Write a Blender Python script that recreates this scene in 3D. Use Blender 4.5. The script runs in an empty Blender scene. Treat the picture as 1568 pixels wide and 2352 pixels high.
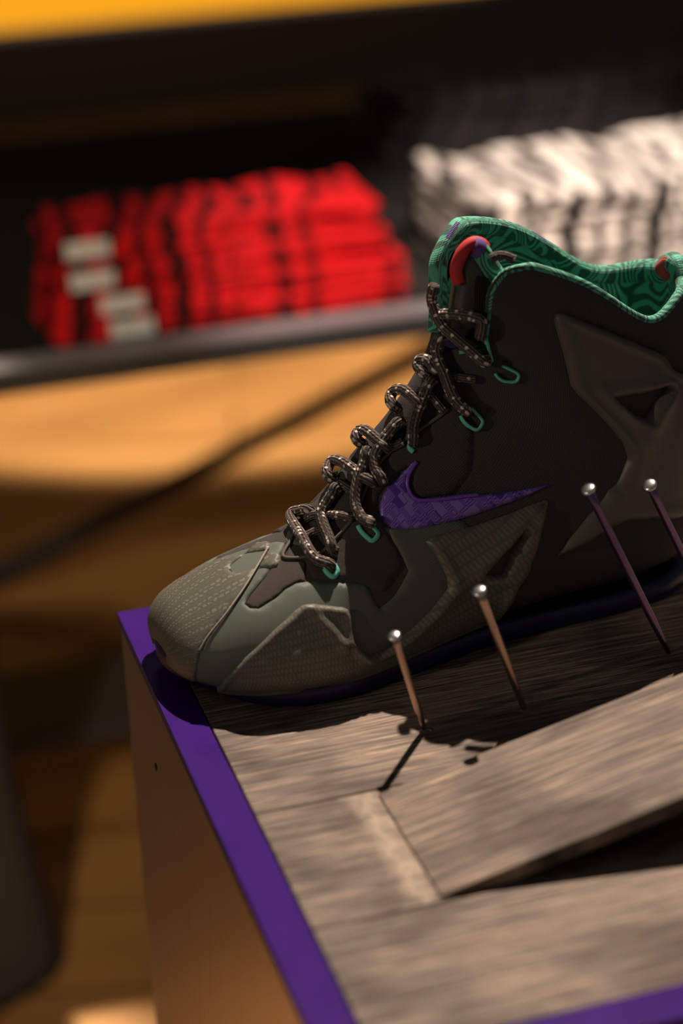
import bpy, bmesh, math, random
import numpy as np
from mathutils import Vector, Matrix
from mathutils.bvhtree import BVHTree
from mathutils.geometry import delaunay_2d_cdt
random.seed(7)
SC = bpy.context.scene
COL = SC.collection
PI = math.pi

# ------------------------------------------------------------------ camera
FPX = 4500.0
YAW, PITCH, ROLL = math.radians(-16.8), math.radians(25.3), math.radians(1.95)
def cam_axes():
    cy, sy = math.cos(YAW), math.sin(YAW)
    f = np.array([-sy*math.cos(PITCH), cy*math.cos(PITCH), -math.sin(PITCH)])
    r = np.array([cy, sy, 0.0]); d = np.cross(f, r)
    cr, sr = math.cos(ROLL), math.sin(ROLL)
    return cr*r + sr*d, -sr*r + cr*d, f
RX, RD, RF = cam_axes()
def ray(u, v): return (u-784)/FPX*RX + (v-1176)/FPX*RD + RF
CAM = -ray(269, 1408)*1.12
def onz(u, v, z=0.0): d = ray(u, v); return CAM + d*((z-CAM[2])/d[2])
def ony(u, v, y): d = ray(u, v); return CAM + d*((y-CAM[1])/d[1])

cd = bpy.data.cameras.new('camera'); co = bpy.data.objects.new('camera', cd); COL.objects.link(co)
cd.sensor_fit = 'VERTICAL'; cd.sensor_height = 36.0; cd.lens = FPX/2352*36
M = Matrix(((RX[0], -RD[0], -RF[0]), (RX[1], -RD[1], -RF[1]), (RX[2], -RD[2], -RF[2]))).to_4x4()
M.translation = Vector(CAM); co.matrix_world = M
cd.clip_start = 0.05; cd.clip_end = 50
cd.dof.use_dof = True; cd.dof.focus_distance = 1.04; cd.dof.aperture_fstop = 3.0
SC.camera = co
SC.view_settings.view_transform = 'Standard'; SC.view_settings.look = 'None'
SC.view_settings.gamma = 1; SC.view_settings.exposure = 0; SC.view_settings.use_curve_mapping = False

# ------------------------------------------------------------------ material helpers
class NT:
    def __init__(s, name):
        s.m = bpy.data.materials.new(name); s.m.use_nodes = True
        s.t = s.m.node_tree; s.b = s.t.nodes['Principled BSDF']
    def n(s, typ, **kw):
        nd = s.t.nodes.new(typ)
        for k, v in kw.items():
            if k.startswith('_'): setattr(nd, k[1:], v)
            else: nd.inputs[k.replace('__', ' ')].default_value = v
        return nd
    def l(s, a, b): s.t.links.new(a, b)
    def set(s, **kw):
        for k, v in kw.items():
            nm = k.replace('_', ' ')
            s.b.inputs[nm].default_value = v
    def ramp(s, fac, stops, interp='LINEAR'):
        r = s.t.nodes.new('ShaderNodeValToRGB'); r.color_ramp.interpolation = interp
        e = r.color_ramp.elements
        while len(e) > 1: e.remove(e[-1])
        e[0].position = stops[0][0]; e[0].color = c4(stops[0][1])
        for p, c in stops[1:]:
            x = e.new(p); x.color = c4(c)
        s.l(fac, r.inputs['Fac']); return r.outputs['Color']
    def mix(s, fac, a, b, mode='MIX'):
        m = s.t.nodes.new('ShaderNodeMix'); m.data_type = 'RGBA'; m.blend_type = mode
        for val, i in ((fac, 0), (a, 6), (b, 7)):
            if hasattr(val, 'is_output'): s.l(val, m.inputs[i])
            elif i == 0: m.inputs[0].default_value = val
            else: m.inputs[i].default_value = c4(val)
        return m.outputs[2]
    def coords(s, scale=(1, 1, 1), rot=(0, 0, 0), kind='Object', loc=(0, 0, 0)):
        tc = s.t.nodes.new('ShaderNodeTexCoord'); mp = s.t.nodes.new('ShaderNodeMapping')
        mp.inputs['Scale'].default_value = scale; mp.inputs['Rotation'].default_value = rot
        mp.inputs['Location'].default_value = loc
        s.l(tc.outputs[kind], mp.inputs['Vector']); return mp.outputs['Vector']
    def bump(s, h, strength=0.3, dist=0.001):
        b = s.t.nodes.new('ShaderNodeBump'); b.inputs['Strength'].default_value = strength
        b.inputs['Distance'].default_value = dist
        s.l(h, b.inputs['Height']); s.l(b.outputs['Normal'], s.b.inputs['Normal'])
    def noise(s, vec, scale=5, detail=4, rough=.55, dist=0):
        n = s.n('ShaderNodeTexNoise', Scale=scale, Detail=detail, Roughness=rough, Distortion=dist)
        s.l(vec, n.inputs['Vector']); return n.outputs['Fac']
    def wave(s, vec, scale=5, dist=0, det=2, dscale=1, dirn='X', prof='SIN', typ='BANDS'):
        n = s.n('ShaderNodeTexWave', Scale=scale, Distortion=dist, Detail=det)
        n.inputs['Detail Scale'].default_value = dscale
        n.wave_type = typ; n.wave_profile = prof
        if typ == 'BANDS': n.bands_direction = dirn
        s.l(vec, n.inputs['Vector']); return n.outputs['Fac']
    def math(s, op, a, b=None):
        n = s.t.nodes.new('ShaderNodeMath'); n.operation = op
        for i, v in enumerate((a, b)):
            if v is None: continue
            if hasattr(v, 'is_output'): s.l(v, n.inputs[i])
            else: n.inputs[i].default_value = v
        return n.outputs[0]
def c4(c): return (c[0], c[1], c[2], 1.0) if len(c) == 3 else tuple(c)
def simple(name, col, rough=.5, metal=0, spec=.5, **kw):
    m = NT(name); m.set(Base_Color=c4(col), Roughness=rough, Metallic=metal)
    m.b.inputs['Specular IOR Level'].default_value = spec
    for k, v in kw.items(): m.b.inputs[k.replace('_', ' ')].default_value = v
    return m.m

def weave(name, c1, c2, scale=900, rough=.75, bs=.5, spec=.3, noisy=0.0, spark=None):
    m = NT(name); v = m.coords(kind='UV')
    a = m.wave(v, scale=scale, dirn='X'); b = m.wave(v, scale=scale, dirn='Y')
    h = m.math('MULTIPLY', a, b)
    col = m.mix(h, c1, c2)
    if spark:
        vo = m.n('ShaderNodeTexVoronoi', Scale=spark[0]); m.l(v, vo.inputs['Vector'])
        k = m.ramp(vo.outputs['Color'], [(0, (0, 0, 0)), (.86, (0, 0, 0)), (.92, (1, 1, 1))])
        col = m.mix(k, col, spark[1])
    m.l(col, m.b.inputs['Base Color']); m.set(Roughness=rough)
    m.b.inputs['Specular IOR Level'].default_value = spec
    m.bump(h, bs, .0006); return m.m

# wood of the plinth top
def wood(name, tone=1.0, patch=True, off=0.0):
    m = NT(name)
    v = m.coords(scale=(.55, 13.0, .3), loc=(off, off*3, 0))
    g1 = m.noise(v, 34, 8, .66, .35)
    v2 = m.coords(scale=(.5, 30.0, .3), loc=(off, off, 0))
    g2 = m.noise(v2, 42, 5, .65, .2)
    v3 = m.coords(scale=(1.0, 1.8, 1), loc=(off*2, off, 0))
    g3 = m.noise(v3, 13, 3, .5, .5)
    base = m.ramp(g1, [(.32, (.060, .046, .038)), (.44, (.160, .123, .098)), (.54, (.255, .197, .155)), (.68, (.54, .42, .31))])
    dark = m.ramp(g2, [(.40, (.28, .25, .25)), (.48, (1, 1, 1))])
    col = m.mix(1.0, base, dark, 'MULTIPLY')
    tone_c = m.ramp(g3, [(.35, (.42*tone, .39*tone, .39*tone)), (.55, (1.0*tone, .98*tone, .95*tone)), (.72, (1.45*tone, 1.35*tone, 1.2*tone))])
    col = m.mix(1.0, col, tone_c, 'MULTIPLY')
    if patch:                                   # pale worn smears where the boards were rubbed
        tc = m.t.nodes.new('ShaderNodeTexCoord'); sx = m.t.nodes.new('ShaderNodeSeparateXYZ'); m.l(tc.outputs['Object'], sx.inputs[0])
        wob = m.math('MULTIPLY', m.math('SUBTRACT', m.noise(m.coords(scale=(1, 1, 1)), 90, 6), .5), .030)
        dx_ = m.math('ABSOLUTE', m.math('ADD', m.math('ADD', sx.outputs[0], .2065), wob))
        k = m.ramp(m.math('MULTIPLY', dx_, 60.0), [(.0, (1, 1, 1)), (.15, (.6, .6, .6)), (.7, (0, 0, 0))])
        col = m.mix(m.math('MULTIPLY', k, .5), col, (.62, .48, .35))
    m.l(col, m.b.inputs['Base Color']); m.set(Roughness=.62)
    m.b.inputs['Specular IOR Level'].default_value = .35
    hh = m.mix(.5, base, dark, 'MULTIPLY')
    m.bump(hh, .5, .0012); return m.m

MAT = {}
MAT['wood'] = wood('weathered_wood', 1.0, False); MAT['woodworn'] = wood('rubbed_wood', 1.0, True); MAT['wood2'] = wood('ramp_wood', 1.0, False, .37)
def purple():
    m = NT('purple_lacquer'); v = m.coords()
    n = m.noise(v, 30, 4); c = m.ramp(n, [(.3, (.040, .011, .140)), (.7, (.052, .015, .175))])
    sc = m.noise(m.coords(scale=(1, 3, 1)), 60, 5, .7, 1.5); k = m.ramp(sc, [(.70, (0, 0, 0)), (.76, (1, 1, 1))])
    c = m.mix(m.math('MULTIPLY', k, .25), c, (.4, .32, .6))
    m.l(c, m.b.inputs['Base Color']); m.set(Roughness=.12); return m.m
MAT['purple'] = purple()
def brushed():
    m = NT('brushed_bronze_laminate'); v = m.coords(scale=(1, 30, 2.2))
    n = m.noise(v, 20, 5, .6); c = m.ramp(n, [(.3, (.38, .30, .28)), (.7, (.47, .38, .35))])
    m.l(c, m.b.inputs['Base Color']); m.set(Roughness=.34, Metallic=.85)
    m.bump(n, .15, .0005); return m.m
MAT['side'] = brushed()
MAT['seam'] = simple('dark_seam', (.01, .008, .015), .6)
MAT['mesh'] = weave('black_mesh', (.040, .034, .030), (.15, .12, .095), 25, .8, .6, .2)
MAT['knit'] = weave('black_knit', (.052, .048, .045), (.105, .092, .082), 22, .85, .6, .2)
MAT['tongue'] = weave('tongue_mesh', (.025, .022, .020), (.075, .062, .052), 13, .9, .8, .15)
MAT['sage'] = None
def sage():
    m = NT('sage_textile'); v = m.coords(kind='UV')
    w = m.wave(v, 22, 0.3, 2, 1, 'Y')
    c = m.mix(w, (.082, .100, .080), (.120, .140, .112))
    m.l(c, m.b.inputs['Base Color']); m.set(Roughness=.6); m.b.inputs['Specular IOR Level'].default_value = .3
    m.bump(w, .15, .0003); return m.m
MAT['sage'] = sage()
def cap():
    m = NT('toe_cap_relief'); v = m.coords(kind='UV')
    a = m.n('ShaderNodeTexBrick', Scale=1.7, _offset=.5); a.inputs['Mortar Size'].default_value = .03
    a.inputs['Color1'].default_value = (1, 1, 1, 1); a.inputs['Color2'].default_value = (.75, .75, .75, 1); a.inputs['Mortar'].default_value = (0, 0, 0, 1)
    a.inputs['Brick Width'].default_value = .16; a.inputs['Row Height'].default_value = .10
    n = m.n('ShaderNodeTexNoise', Scale=9.0, Detail=2.0); m.l(v, n.inputs['Vector'])
    vm = m.t.nodes.new('ShaderNodeVectorMath'); vm.operation = 'MULTIPLY_ADD'
    m.l(n.outputs['Color'], vm.inputs[0]); vm.inputs[1].default_value = (.05, .10, 0); m.l(v, vm.inputs[2])
    m.l(vm.outputs[0], a.inputs['Vector'])
    w = m.wave(v, 1.9, 1.0, 2, 1.2, 'Y')
    k = m.math('MULTIPLY', a.outputs['Color'], m.ramp(w, [(.3, (0.15, .15, .15)), (.5, (1, 1, 1))]))
    c = m.mix(k, (.105, .105, .080), (.195, .184, .142))
    m.l(c, m.b.inputs['Base Color']); m.set(Roughness=.5); m.b.inputs['Specular IOR Level'].default_value = .3; m.bump(k, .4, .0006); return m.m
MAT['cap'] = cap()
def shell(name, c1, c2, pat=1.0):
    m = NT(name); v = m.coords(kind='UV')
    a = m.n('ShaderNodeTexBrick', Scale=2.2, _offset=.5); a.inputs['Mortar Size'].default_value = .022
    a.inputs['Color1'].default_value = (1, 1, 1, 1); a.inputs['Color2'].default_value = (.8, .8, .8, 1); a.inputs['Mortar'].default_value = (0, 0, 0, 1)
    a.inputs['Brick Width'].default_value = .10; a.inputs['Row Height'].default_value = .16
    m.l(v, a.inputs['Vector'])
    k = m.math('MULTIPLY', a.outputs['Color'], pat)
    c = m.mix(k, c1, c2)
    m.l(c, m.b.inputs['Base Color']); m.set(Roughness=.45); m.b.inputs['Specular IOR Level'].default_value = .45
    m.bump(a.outputs['Color'], .12*pat, .0004); return m.m
MAT['shell'] = shell('grey_foam_shell', (.105, .098, .076), (.155, .144, .112))
MAT['heelshell'] = shell('heel_shell', (.105, .092, .076), (.125, .11, .09), .3)
def swoosh_m():
    m = NT('purple_patterned_film'); v = m.coords(kind='UV', scale=(1, 1, 1))
    vo = m.n('ShaderNodeTexVoronoi', Scale=5.0); vo.distance = 'CHEBYCHEV'; m.l(v, vo.inputs['Vector'])
    w = m.math('FRACT', m.math('MULTIPLY', vo.outputs['Distance'], 7.0))
    k = m.ramp(w, [(.35, (0, 0, 0)), (.45, (1, 1, 1)), (.9, (1, 1, 1)), (.98, (0, 0, 0))])
    c = m.mix(k, (.10, .035, .34), (.27, .17, .56))
    m.l(c, m.b.inputs['Base Color']); m.set(Roughness=.3); m.bump(k, .1, .0003); return m.m
MAT['swoosh'] = swoosh_m()
MAT['swoosh_edge'] = simple('purple_edge', (.20, .07, .50), .3)
def green():
    m = NT('green_patterned_lining'); v = m.coords(kind='UV')
    n = m.noise(v, 1.5, 1, .4, .6)
    w = m.math('FRACT', m.math('MULTIPLY', n, 18.0))
    k = m.ramp(w, [(.40, (0, 0, 0)), (.52, (1, 1, 1)), (.90, (1, 1, 1)), (1, (0, 0, 0))])
    c = m.mix(k, (.012, .115, .070), (.095, .50, .34))
    vo = m.n('ShaderNodeTexVoronoi', Scale=1.9); vo.distance = 'CHEBYCHEV'; m.l(v, vo.inputs['Vector'])
    sep = m.t.nodes.new('ShaderNodeSeparateColor'); m.l(vo.outputs['Color'], sep.inputs[0])
    nr = m.math('LESS_THAN', vo.outputs['Distance'], .24)
    r = m.math('MULTIPLY', m.math('GREATER_THAN', sep.outputs[0], .72), nr)
    p = m.math('MULTIPLY', m.math('LESS_THAN', sep.outputs[0], .26), nr)
    c = m.mix(r, c, (.50, .045, .035)); c = m.mix(p, c, (.075, .03, .20))
    m.l(c, m.b.inputs['Base Color']); m.set(Roughness=.65)
    h = m.math('MULTIPLY', m.wave(v, 16, dirn='X'), m.wave(v, 16, dirn='Y'))
    m.bump(h, .5, .0006); m.b.inputs['Sheen Weight'].default_value = .2; return m.m
MAT['green'] = green()
MAT['loop'] = simple('mint_webbing', (.13, .56, .42), .6)
MAT['teal'] = simple('mint_trim', (.04, .26, .17), .6)
MAT['redtab'] = simple('red_webbing', (.62, .03, .03), .7)
MAT['outsole'] = simple('translucent_indigo_rubber', (.009, .007, .050), .45)
def lace():
    m = NT('speckled_lace'); v = m.coords(kind='UV')
    vo = m.n('ShaderNodeTexVoronoi', Scale=1.0, Randomness=.35); m.l(m.coords(kind='UV', scale=(1.5, 6.0, 1)), vo.inputs['Vector'])
    k = m.math('LESS_THAN', vo.outputs['Distance'], .36)
    sep = m.t.nodes.new('ShaderNodeSeparateColor'); m.l(vo.outputs['Color'], sep.inputs[0])
    k = m.math('MULTIPLY', k, m.math('GREATER_THAN', sep.outputs[0], .62))
    w = m.wave(m.coords(kind='UV', scale=(0, 1, 1)), 3.2, 0, dirn='Y')
    w2 = m.wave(m.coords(kind='UV', scale=(1, 5, 1)), .8, 0, dirn='DIAGONAL')
    c = m.mix(w, (.055, .044, .038), (.21, .165, .14)); c = m.mix(m.math('MULTIPLY', w2, .35), c, (.05, .042, .038))
    c = m.mix(k, c, (.70, .62, .54))
    m.l(c, m.b.inputs['Base Color']); m.set(Roughness=.85); m.b.inputs['Specular IOR Level'].default_value = .12
    m.bump(m.math('ADD', w, m.math('MULTIPLY', w2, .5)), .8, .001); return m.m
MAT['lace'] = lace()
MAT['nail'] = simple('copper_steel', (.62, .45, .34), .26, 1.0)
MAT['nailshaded'] = simple('shaded_violet_steel', (.20, .13, .26), .35, 1.0)  # tall nails stand unlit; that shade is put into the shank colour
MAT['nailhead'] = simple('bright_steel', (.85, .82, .80), .25, 1.0)
MAT['chrome'] = simple('chrome', (.8, .8, .8), .12, 1.0)
MAT['blackmetal'] = simple('black_powder_coat', (.045, .043, .045), .5)
MAT['shelfrim'] = simple('grey_satin_rim', (.30, .26, .27), .5)
MAT['label'] = simple('white_tag', (.82, .80, .77), .7)
MAT['tagblack'] = simple('black_print', (.02, .02, .02), .7)
def ribbed():
    m = NT('ribbed_black_mat'); w = m.wave(m.coords(), 30, .2, dirn='Y')
    m.l(m.mix(w, (.008, .007, .007), (.045, .04, .037)), m.b.inputs['Base Color']); m.set(Roughness=.95); m.b.inputs['Specular IOR Level'].default_value = .05; return m.m
MAT['ribbed'] = ribbed()
def garment(name, light, dark, thr=.5, sc=30, rot=.5):
    m = NT(name); v = m.coords(rot=(0, 0, rot), scale=(1, .45, .6))
    w = m.wave(v, sc, 9.0, 3, 1.6, 'X')
    k = m.ramp(w, [(thr-.12, (0, 0, 0)), (thr+.06, (1, 1, 1))])
    big = m.noise(m.coords(), 9, 2); bk = m.ramp(big, [(.60, (0, 0, 0)), (.68, (1, 1, 1))])
    k = m.mix(bk, k, (1, 1, 1))
    c = m.mix(k, dark, light)
    m.l(c, m.b.inputs['Base Color']); m.set(Roughness=.8); m.b.inputs['Specular IOR Level'].default_value = .2
    m.bump(m.noise(m.coords(), 40, 3), .3, .004); return m.m
MAT['redcloth'] = garment('red_black_print', (.88, .014, .018), (.06, .006, .008), .50, 10)
MAT['greycloth'] = garment('cream_black_print', (.74, .62, .54), (.035, .028, .026), .56, 10, .35)
MAT['darkcloth'] = garment('charcoal_print', (.12, .10, .095), (.05, .04, .04), .5, 8)
def floor_m():
    m = NT('honey_wood_floor'); v = m.coords(rot=(0, 0, .25))
    b = m.n('ShaderNodeTexBrick', Scale=1.0, _offset=.4); m.l(v, b.inputs['Vector'])
    b.inputs['Brick Width'].default_value = .9; b.inputs['Row Height'].default_value = .14; b.inputs['Mortar Size'].default_value = .003
    b.inputs['Color1'].default_value = (.66, .33, .105, 1); b.inputs['Color2'].default_value = (.50, .235, .07, 1); b.inputs['Mortar'].default_value = (.12, .06, .02, 1)
    n = m.noise(m.coords(scale=(1, 3, 1)), 3, 4); t = m.ramp(n, [(.3, (.72, .70, .66)), (.7, (1.15, 1.15, 1.2))])
    m.l(m.mix(1.0, b.outputs['Color'], t, 'MULTIPLY'), m.b.inputs['Base Color']); m.set(Roughness=.45); return m.m
MAT['floor'] = floor_m()
MAT['wall'] = simple('charcoal_wall', (.085, .085, .088), .9, 0, .1)
def glow():
    m = NT('amber_lightbox'); m.set(Base_Color=(.05, .02, .001, 1), Roughness=.6)
    m.b.inputs['Emission Color'].default_value = (1, .40, .002, 1); m.b.inputs['Emission Strength'].default_value = .88
    return m.m
MAT['amber'] = glow()

# ------------------------------------------------------------------ object helpers
def link(name, me, mats, parent=None, loc=None, smooth=False):
    o = bpy.data.objects.new(name, me); COL.objects.link(o)
    for m in (mats if isinstance(mats, (list, tuple)) else [mats]): me.materials.append(m)
    if parent is not None: o.parent = parent
    if loc is not None: o.location = loc
    if smooth:
        for p in me.polygons: p.use_smooth = True
    return o
def tag(o, label=None, cat=None, group=None, kind=None):
    if label: o['label'] = label
    if cat: o['category'] = cat
    if group: o['group'] = group
    if kind: o['kind'] = kind
    return o
def empty(name, loc=(0, 0, 0), **kw):
    o = bpy.data.objects.new(name, None); COL.objects.link(o); o.location = loc
    o.empty_display_size = .02
    return tag(o, **kw)
def bm_box(bm, lo, hi, bev=0, seg=2):
    r = bmesh.ops.create_cube(bm, size=1)
    vs = r['verts']
    for v in vs:
        v.co = Vector([(lo[i]+hi[i])/2 + v.co[i]*(hi[i]-lo[i]) for i in range(3)])
    if bev:
        es = list({e for v in vs for e in v.link_edges})
        bmesh.ops.bevel(bm, geom=es, offset=bev, segments=seg, affect='EDGES', profile=.6)
def box(name, lo, hi, mat, parent=None, bev=0, seg=2):
    """box given in world coordinates, child-relative when the parent Empty sits elsewhere"""
    bm = bmesh.new(); off = Vector(parent.location) if parent is not None else Vector((0, 0, 0))
    c = (Vector(lo)+Vector(hi))/2
    bm_box(bm, Vector(lo)-c, Vector(hi)-c, bev, seg)
    me = bpy.data.meshes.new(name); bm.to_mesh(me); bm.free()
    return link(name, me, mat, parent, c-off, smooth=False)
def mesh_obj(name, verts, faces, mat, parent=None, smooth=True, uvs=None):
    me = bpy.data.meshes.new(name); me.from_pydata([tuple(v) for v in verts], [], faces); me.update()
    if uvs is not None:
        ul = me.uv_layers.new(name='UVMap')
        for lp in me.loops: ul.data[lp.vertex_index if False else lp.index].uv = uvs[lp.vertex_index]
    return link(name, me, mat, parent, smooth=smooth)
def tube(name, pts, rad, mat, parent=None, seg=12, flat=1.0, up=None, sub=6, closed=False, uvs=90.0, taper=None):
    P = [np.array(p, float) for p in pts]
    Q = catmull(P, sub, closed)
    n = len(Q); vs = []; fs = []; uv = []
    L = 0
    prevN = None
    for i in range(n):
        a = Q[(i-1) % n] if (closed or i > 0) else Q[i]; b = Q[(i+1) % n] if (closed or i < n-1) else Q[i]
        T = (b-a)/max(1e-9, np.linalg.norm(b-a))
        if prevN is None:
            u0 = np.array(up if up is not None else (0, 0, 1.0)); N = u0-T*np.dot(u0, T)
            if np.linalg.norm(N) < 1e-3: N = np.cross(T, (1, 0, 0))
        else: N = prevN-T*np.dot(prevN, T)
        N = N/np.linalg.norm(N); prevN = N; B = np.cross(T, N)
        if i > 0: L += np.linalg.norm(Q[i]-Q[i-1])
        r = rad*(taper(i/(n-1)) if taper else 1.0)
        for k in range(seg):
            an = 2*PI*k/seg
            vs.append(Q[i] + (N*math.cos(an)*flat + B*math.sin(an))*r); uv.append((L*uvs*2.2, k/seg))
    m = n if closed else n-1
    for i in range(m):
        for k in range(seg):
            fs.append((i*seg+k, i*seg+(k+1) % seg, ((i+1) % n)*seg+(k+1) % seg, ((i+1) % n)*seg+k))
    if not closed:
        fs.append(tuple(range(seg-1, -1, -1))); fs.append(tuple((n-1)*seg+k for k in range(seg)))
    return mesh_obj(name, vs, fs, mat, parent, uvs=uv)
def catmull(P, sub, closed=False):
    n = len(P); out = []
    if n == 2: return [P[0]+(P[1]-P[0])*i/sub for i in range(sub+1)]
    rng = range(n if closed else n-1)
    for i in rng:
        if closed: p0, p1, p2, p3 = P[i-1], P[i], P[(i+1) % n], P[(i+2) % n]
        else: p0, p1, p2, p3 = P[max(0, i-1)], P[i], P[i+1], P[min(n-1, i+2)]
        for j in range(sub):
            t = j/sub
            out.append(.5*((2*p1)+(-p0+p2)*t+(2*p0-5*p1+4*p2-p3)*t*t+(-p0+3*p1-3*p2+p3)*t**3))
    if not closed: out.append(P[-1])
    return out

# ------------------------------------------------------------------ plinth
BW, BD, BH, FW = .56, .424, .75, .0192
pl = empty('display_plinth', (0, -BD, -BH), label='square display plinth with purple top frame, bronze sides and grey wood inlay', cat='display plinth')
FZ = -BH
box('plinth_body', (.001, -BD+.001, FZ), (BW-.001, -.001, -.006), MAT['side'], pl, .0008, 1)
bm = bmesh.new()
for lo, hi in (((0, -BD, -.006), (FW, 0, .0004)), ((BW-FW, -BD, -.006), (BW, 0, .0004)),
               ((FW, -FW, -.006), (BW-FW, 0, .0004)), ((FW, -BD, -.006), (BW-FW, -BD+FW, .0004))):
    bm_box(bm, lo, hi)
bmesh.ops.remove_doubles(bm, verts=bm.verts, dist=1e-5)
me = bpy.data.meshes.new('top_frame'); bm.to_mesh(me); bm.free()
fr = link('top_frame', me, MAT['purple'], pl, -Vector(pl.location)); tag(fr, label='glossy purple frame around the wood top')
ys = [-BD+FW, -.318, -.2235, -.125, -FW]
for a, b in zip(ys[:-1], ys[1:]):
    box('top_plank', (FW+.0012, a+.0004, -.006), (BW-FW-.001, b-.0004, 0), MAT['woodworn' if a == -.318 else 'wood'], pl, .0004, 1)
bm = bmesh.new(); bmesh.ops.create_cone(bm, cap_ends=True, segments=12, radius1=.0022, radius2=.0022, depth=.001, matrix=Matrix.Rotation(PI/2, 4, 'Y'))
me = bpy.data.meshes.new('screw'); bm.to_mesh(me); bm.free()
q = CAM; d = ray(355, 1762); q = CAM + d*((0-CAM[0])/d[0])
link('screw', me, MAT['seam'], pl, Vector((0.0008, q[1], q[2]))-Vector(pl.location))

# tilted board: starts flush with the planks and climbs to the right
RX0, RX1, RS = .0805, .40, .215
def ramp_board():
    h = (RX1-RX0)*RS; th = .007
    prof = [(RX0, .0003), (RX0, .0012), (RX1, h+.0012), (RX1+th*RS, h-th), (RX0+th/RS+.002, .0003)]
    vs = []; y0, y1 = -.3157, -.2290
    for y in (y0, y1):
        for x, z in prof: vs.append((x, y, z))
    n = len(prof); fs = [tuple(range(n)), tuple(range(2*n-1, n-1, -1))]
    for i in range(n): fs.append((i, i+n, (i+1) % n+n, (i+1) % n))
    vs = [(x-RX0, y+.27, z) for x, y, z in vs]
    o = mesh_obj('tilted_board', vs, fs, MAT['wood2'], smooth=False); o.location = (RX0, -.27, 0)
    m = o.modifiers.new('b', 'BEVEL'); m.width = .0005; m.segments = 2
    return tag(o, 'grey wooden board lying aslant, its right end raised off the plinth', 'wooden board')
ramp_board()

# nails
def nail(head, base, r, mat, label, purple=False):
    head = np.array(head); base = np.array(base)
    root = empty('long_nail', base, label=label, cat='nail', group='long nails standing in the plinth')
    hd = head-base; L = np.linalg.norm(hd); dr = hd/L
    tube('shank', [base*0, hd*.5, hd*.99], r, mat, root, 14, sub=4, taper=lambda t: .55+.45*min(1, t*5) if t < .2 else 1)
    rot = Vector(dr).to_track_quat('Z', 'Y').to_matrix().to_4x4()
    bm = bmesh.new()
    prof = [(0, 0), (r*1.0, 0), (r*1.75, .0005), (r*1.85, .0011), (r*1.6, .0019), (r*.9, .0023), (0, .0024)]
    n = 20
    rows = [[bm.verts.new((p[0]*math.cos(2*PI*k/n), p[0]*math.sin(2*PI*k/n), p[1])) for k in range(n)] for p in prof]
    for a, b in zip(rows[:-1], rows[1:]):
        for k in range(n): bm.faces.new((a[k], a[(k+1) % n], b[(k+1) % n], b[k]))
    bmesh.ops.remove_doubles(bm, verts=bm.verts, dist=1e-6); bm.transform(rot)
    me = bpy.data.meshes.new('nail_head'); bm.to_mesh(me); bm.free()
    link('nail_head', me, MAT['nailhead'], root, Vector(hd*.985), smooth=True)
    return root
b1 = onz(975, 1677); b2 = onz(1205, 1632)
nail(ony(905, 1460, b1[1]-.0104), b1, .0019, MAT['nail'], 'shortest copper-toned nail, its foot at the edge of the shoe shadow')
nail(ony(1100, 1356, b2[1]-.0135), b2, .0021, MAT['nail'], 'copper-toned nail of middle height in front of the midfoot of the shoe')
def lean(hx, hy, qx, qy, y):
    h = ony(hx, hy, y-.016); q = ony(qx, qy, y); d = (q-h)/np.linalg.norm(q-h); return h, h+d*((-h[2])/d[2])
for (a, y, lab) in (((1349, 1121, 1568, 1566), -.150, 'tall violet nail, its shank darkened as unlit, standing behind the tilted board, left of its dark twin'),
                    ((1490, 1112, 1568, 1275), -.142, 'tall dark nail nearest the heel and the right edge of the photo')):
    h, b = lean(*a, y); nail(h, b, .0022, MAT['nailshaded'], lab)
for i, b in enumerate((b1, b2)):
    rnd = random.Random(i); vs = []; fs = []
    n = 14; vs.append((0, 0, .0014))
    for k in range(n):
        rr = .0042*(.6+.6*rnd.random()); vs.append((rr*math.cos(2*PI*k/n), rr*.7*math.sin(2*PI*k/n), 0.0))
    for k in range(n): fs.append((0, 1+k, 1+(k+1) % n))
    o = mesh_obj('glue_blob', vs, fs, simple('dried_glue_%s' % 'ab'[i], (.10, .085, .05), .25), smooth=False)
    o.location = (b[0], b[1], .0002)
    tag(o, ('dried blob of glue around the foot of the shortest nail', 'dried blob of glue around the foot of the middle copper nail')[i], 'glue')
# small chrome clip on the frame corner
p = onz(364, 1424)
ck = empty('metal_clip', (p[0], p[1], .0004), label='small chrome clip on the purple frame beside the toe tip', cat='clip')
box('clip_plate', (p[0]-.004, p[1]-.007, .0004), (p[0]+.010, p[1]+.004, .0030), MAT['seam'], ck, .0006)
box('clip_bar', (p[0]-.004, p[1]+.002, .0030), (p[0]+.010, p[1]+.0055, .0048), MAT['chrome'], ck, .0006)

# ------------------------------------------------------------------ shoe
T0 = np.array([.0085, -.0800, 0.0]); SY = math.radians(5)
US = np.array([math.cos(SY), math.sin(SY), 0]); VS = np.array([-math.sin(SY), math.cos(SY), 0]); ZS = np.array([0, 0, 1.0])
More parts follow.
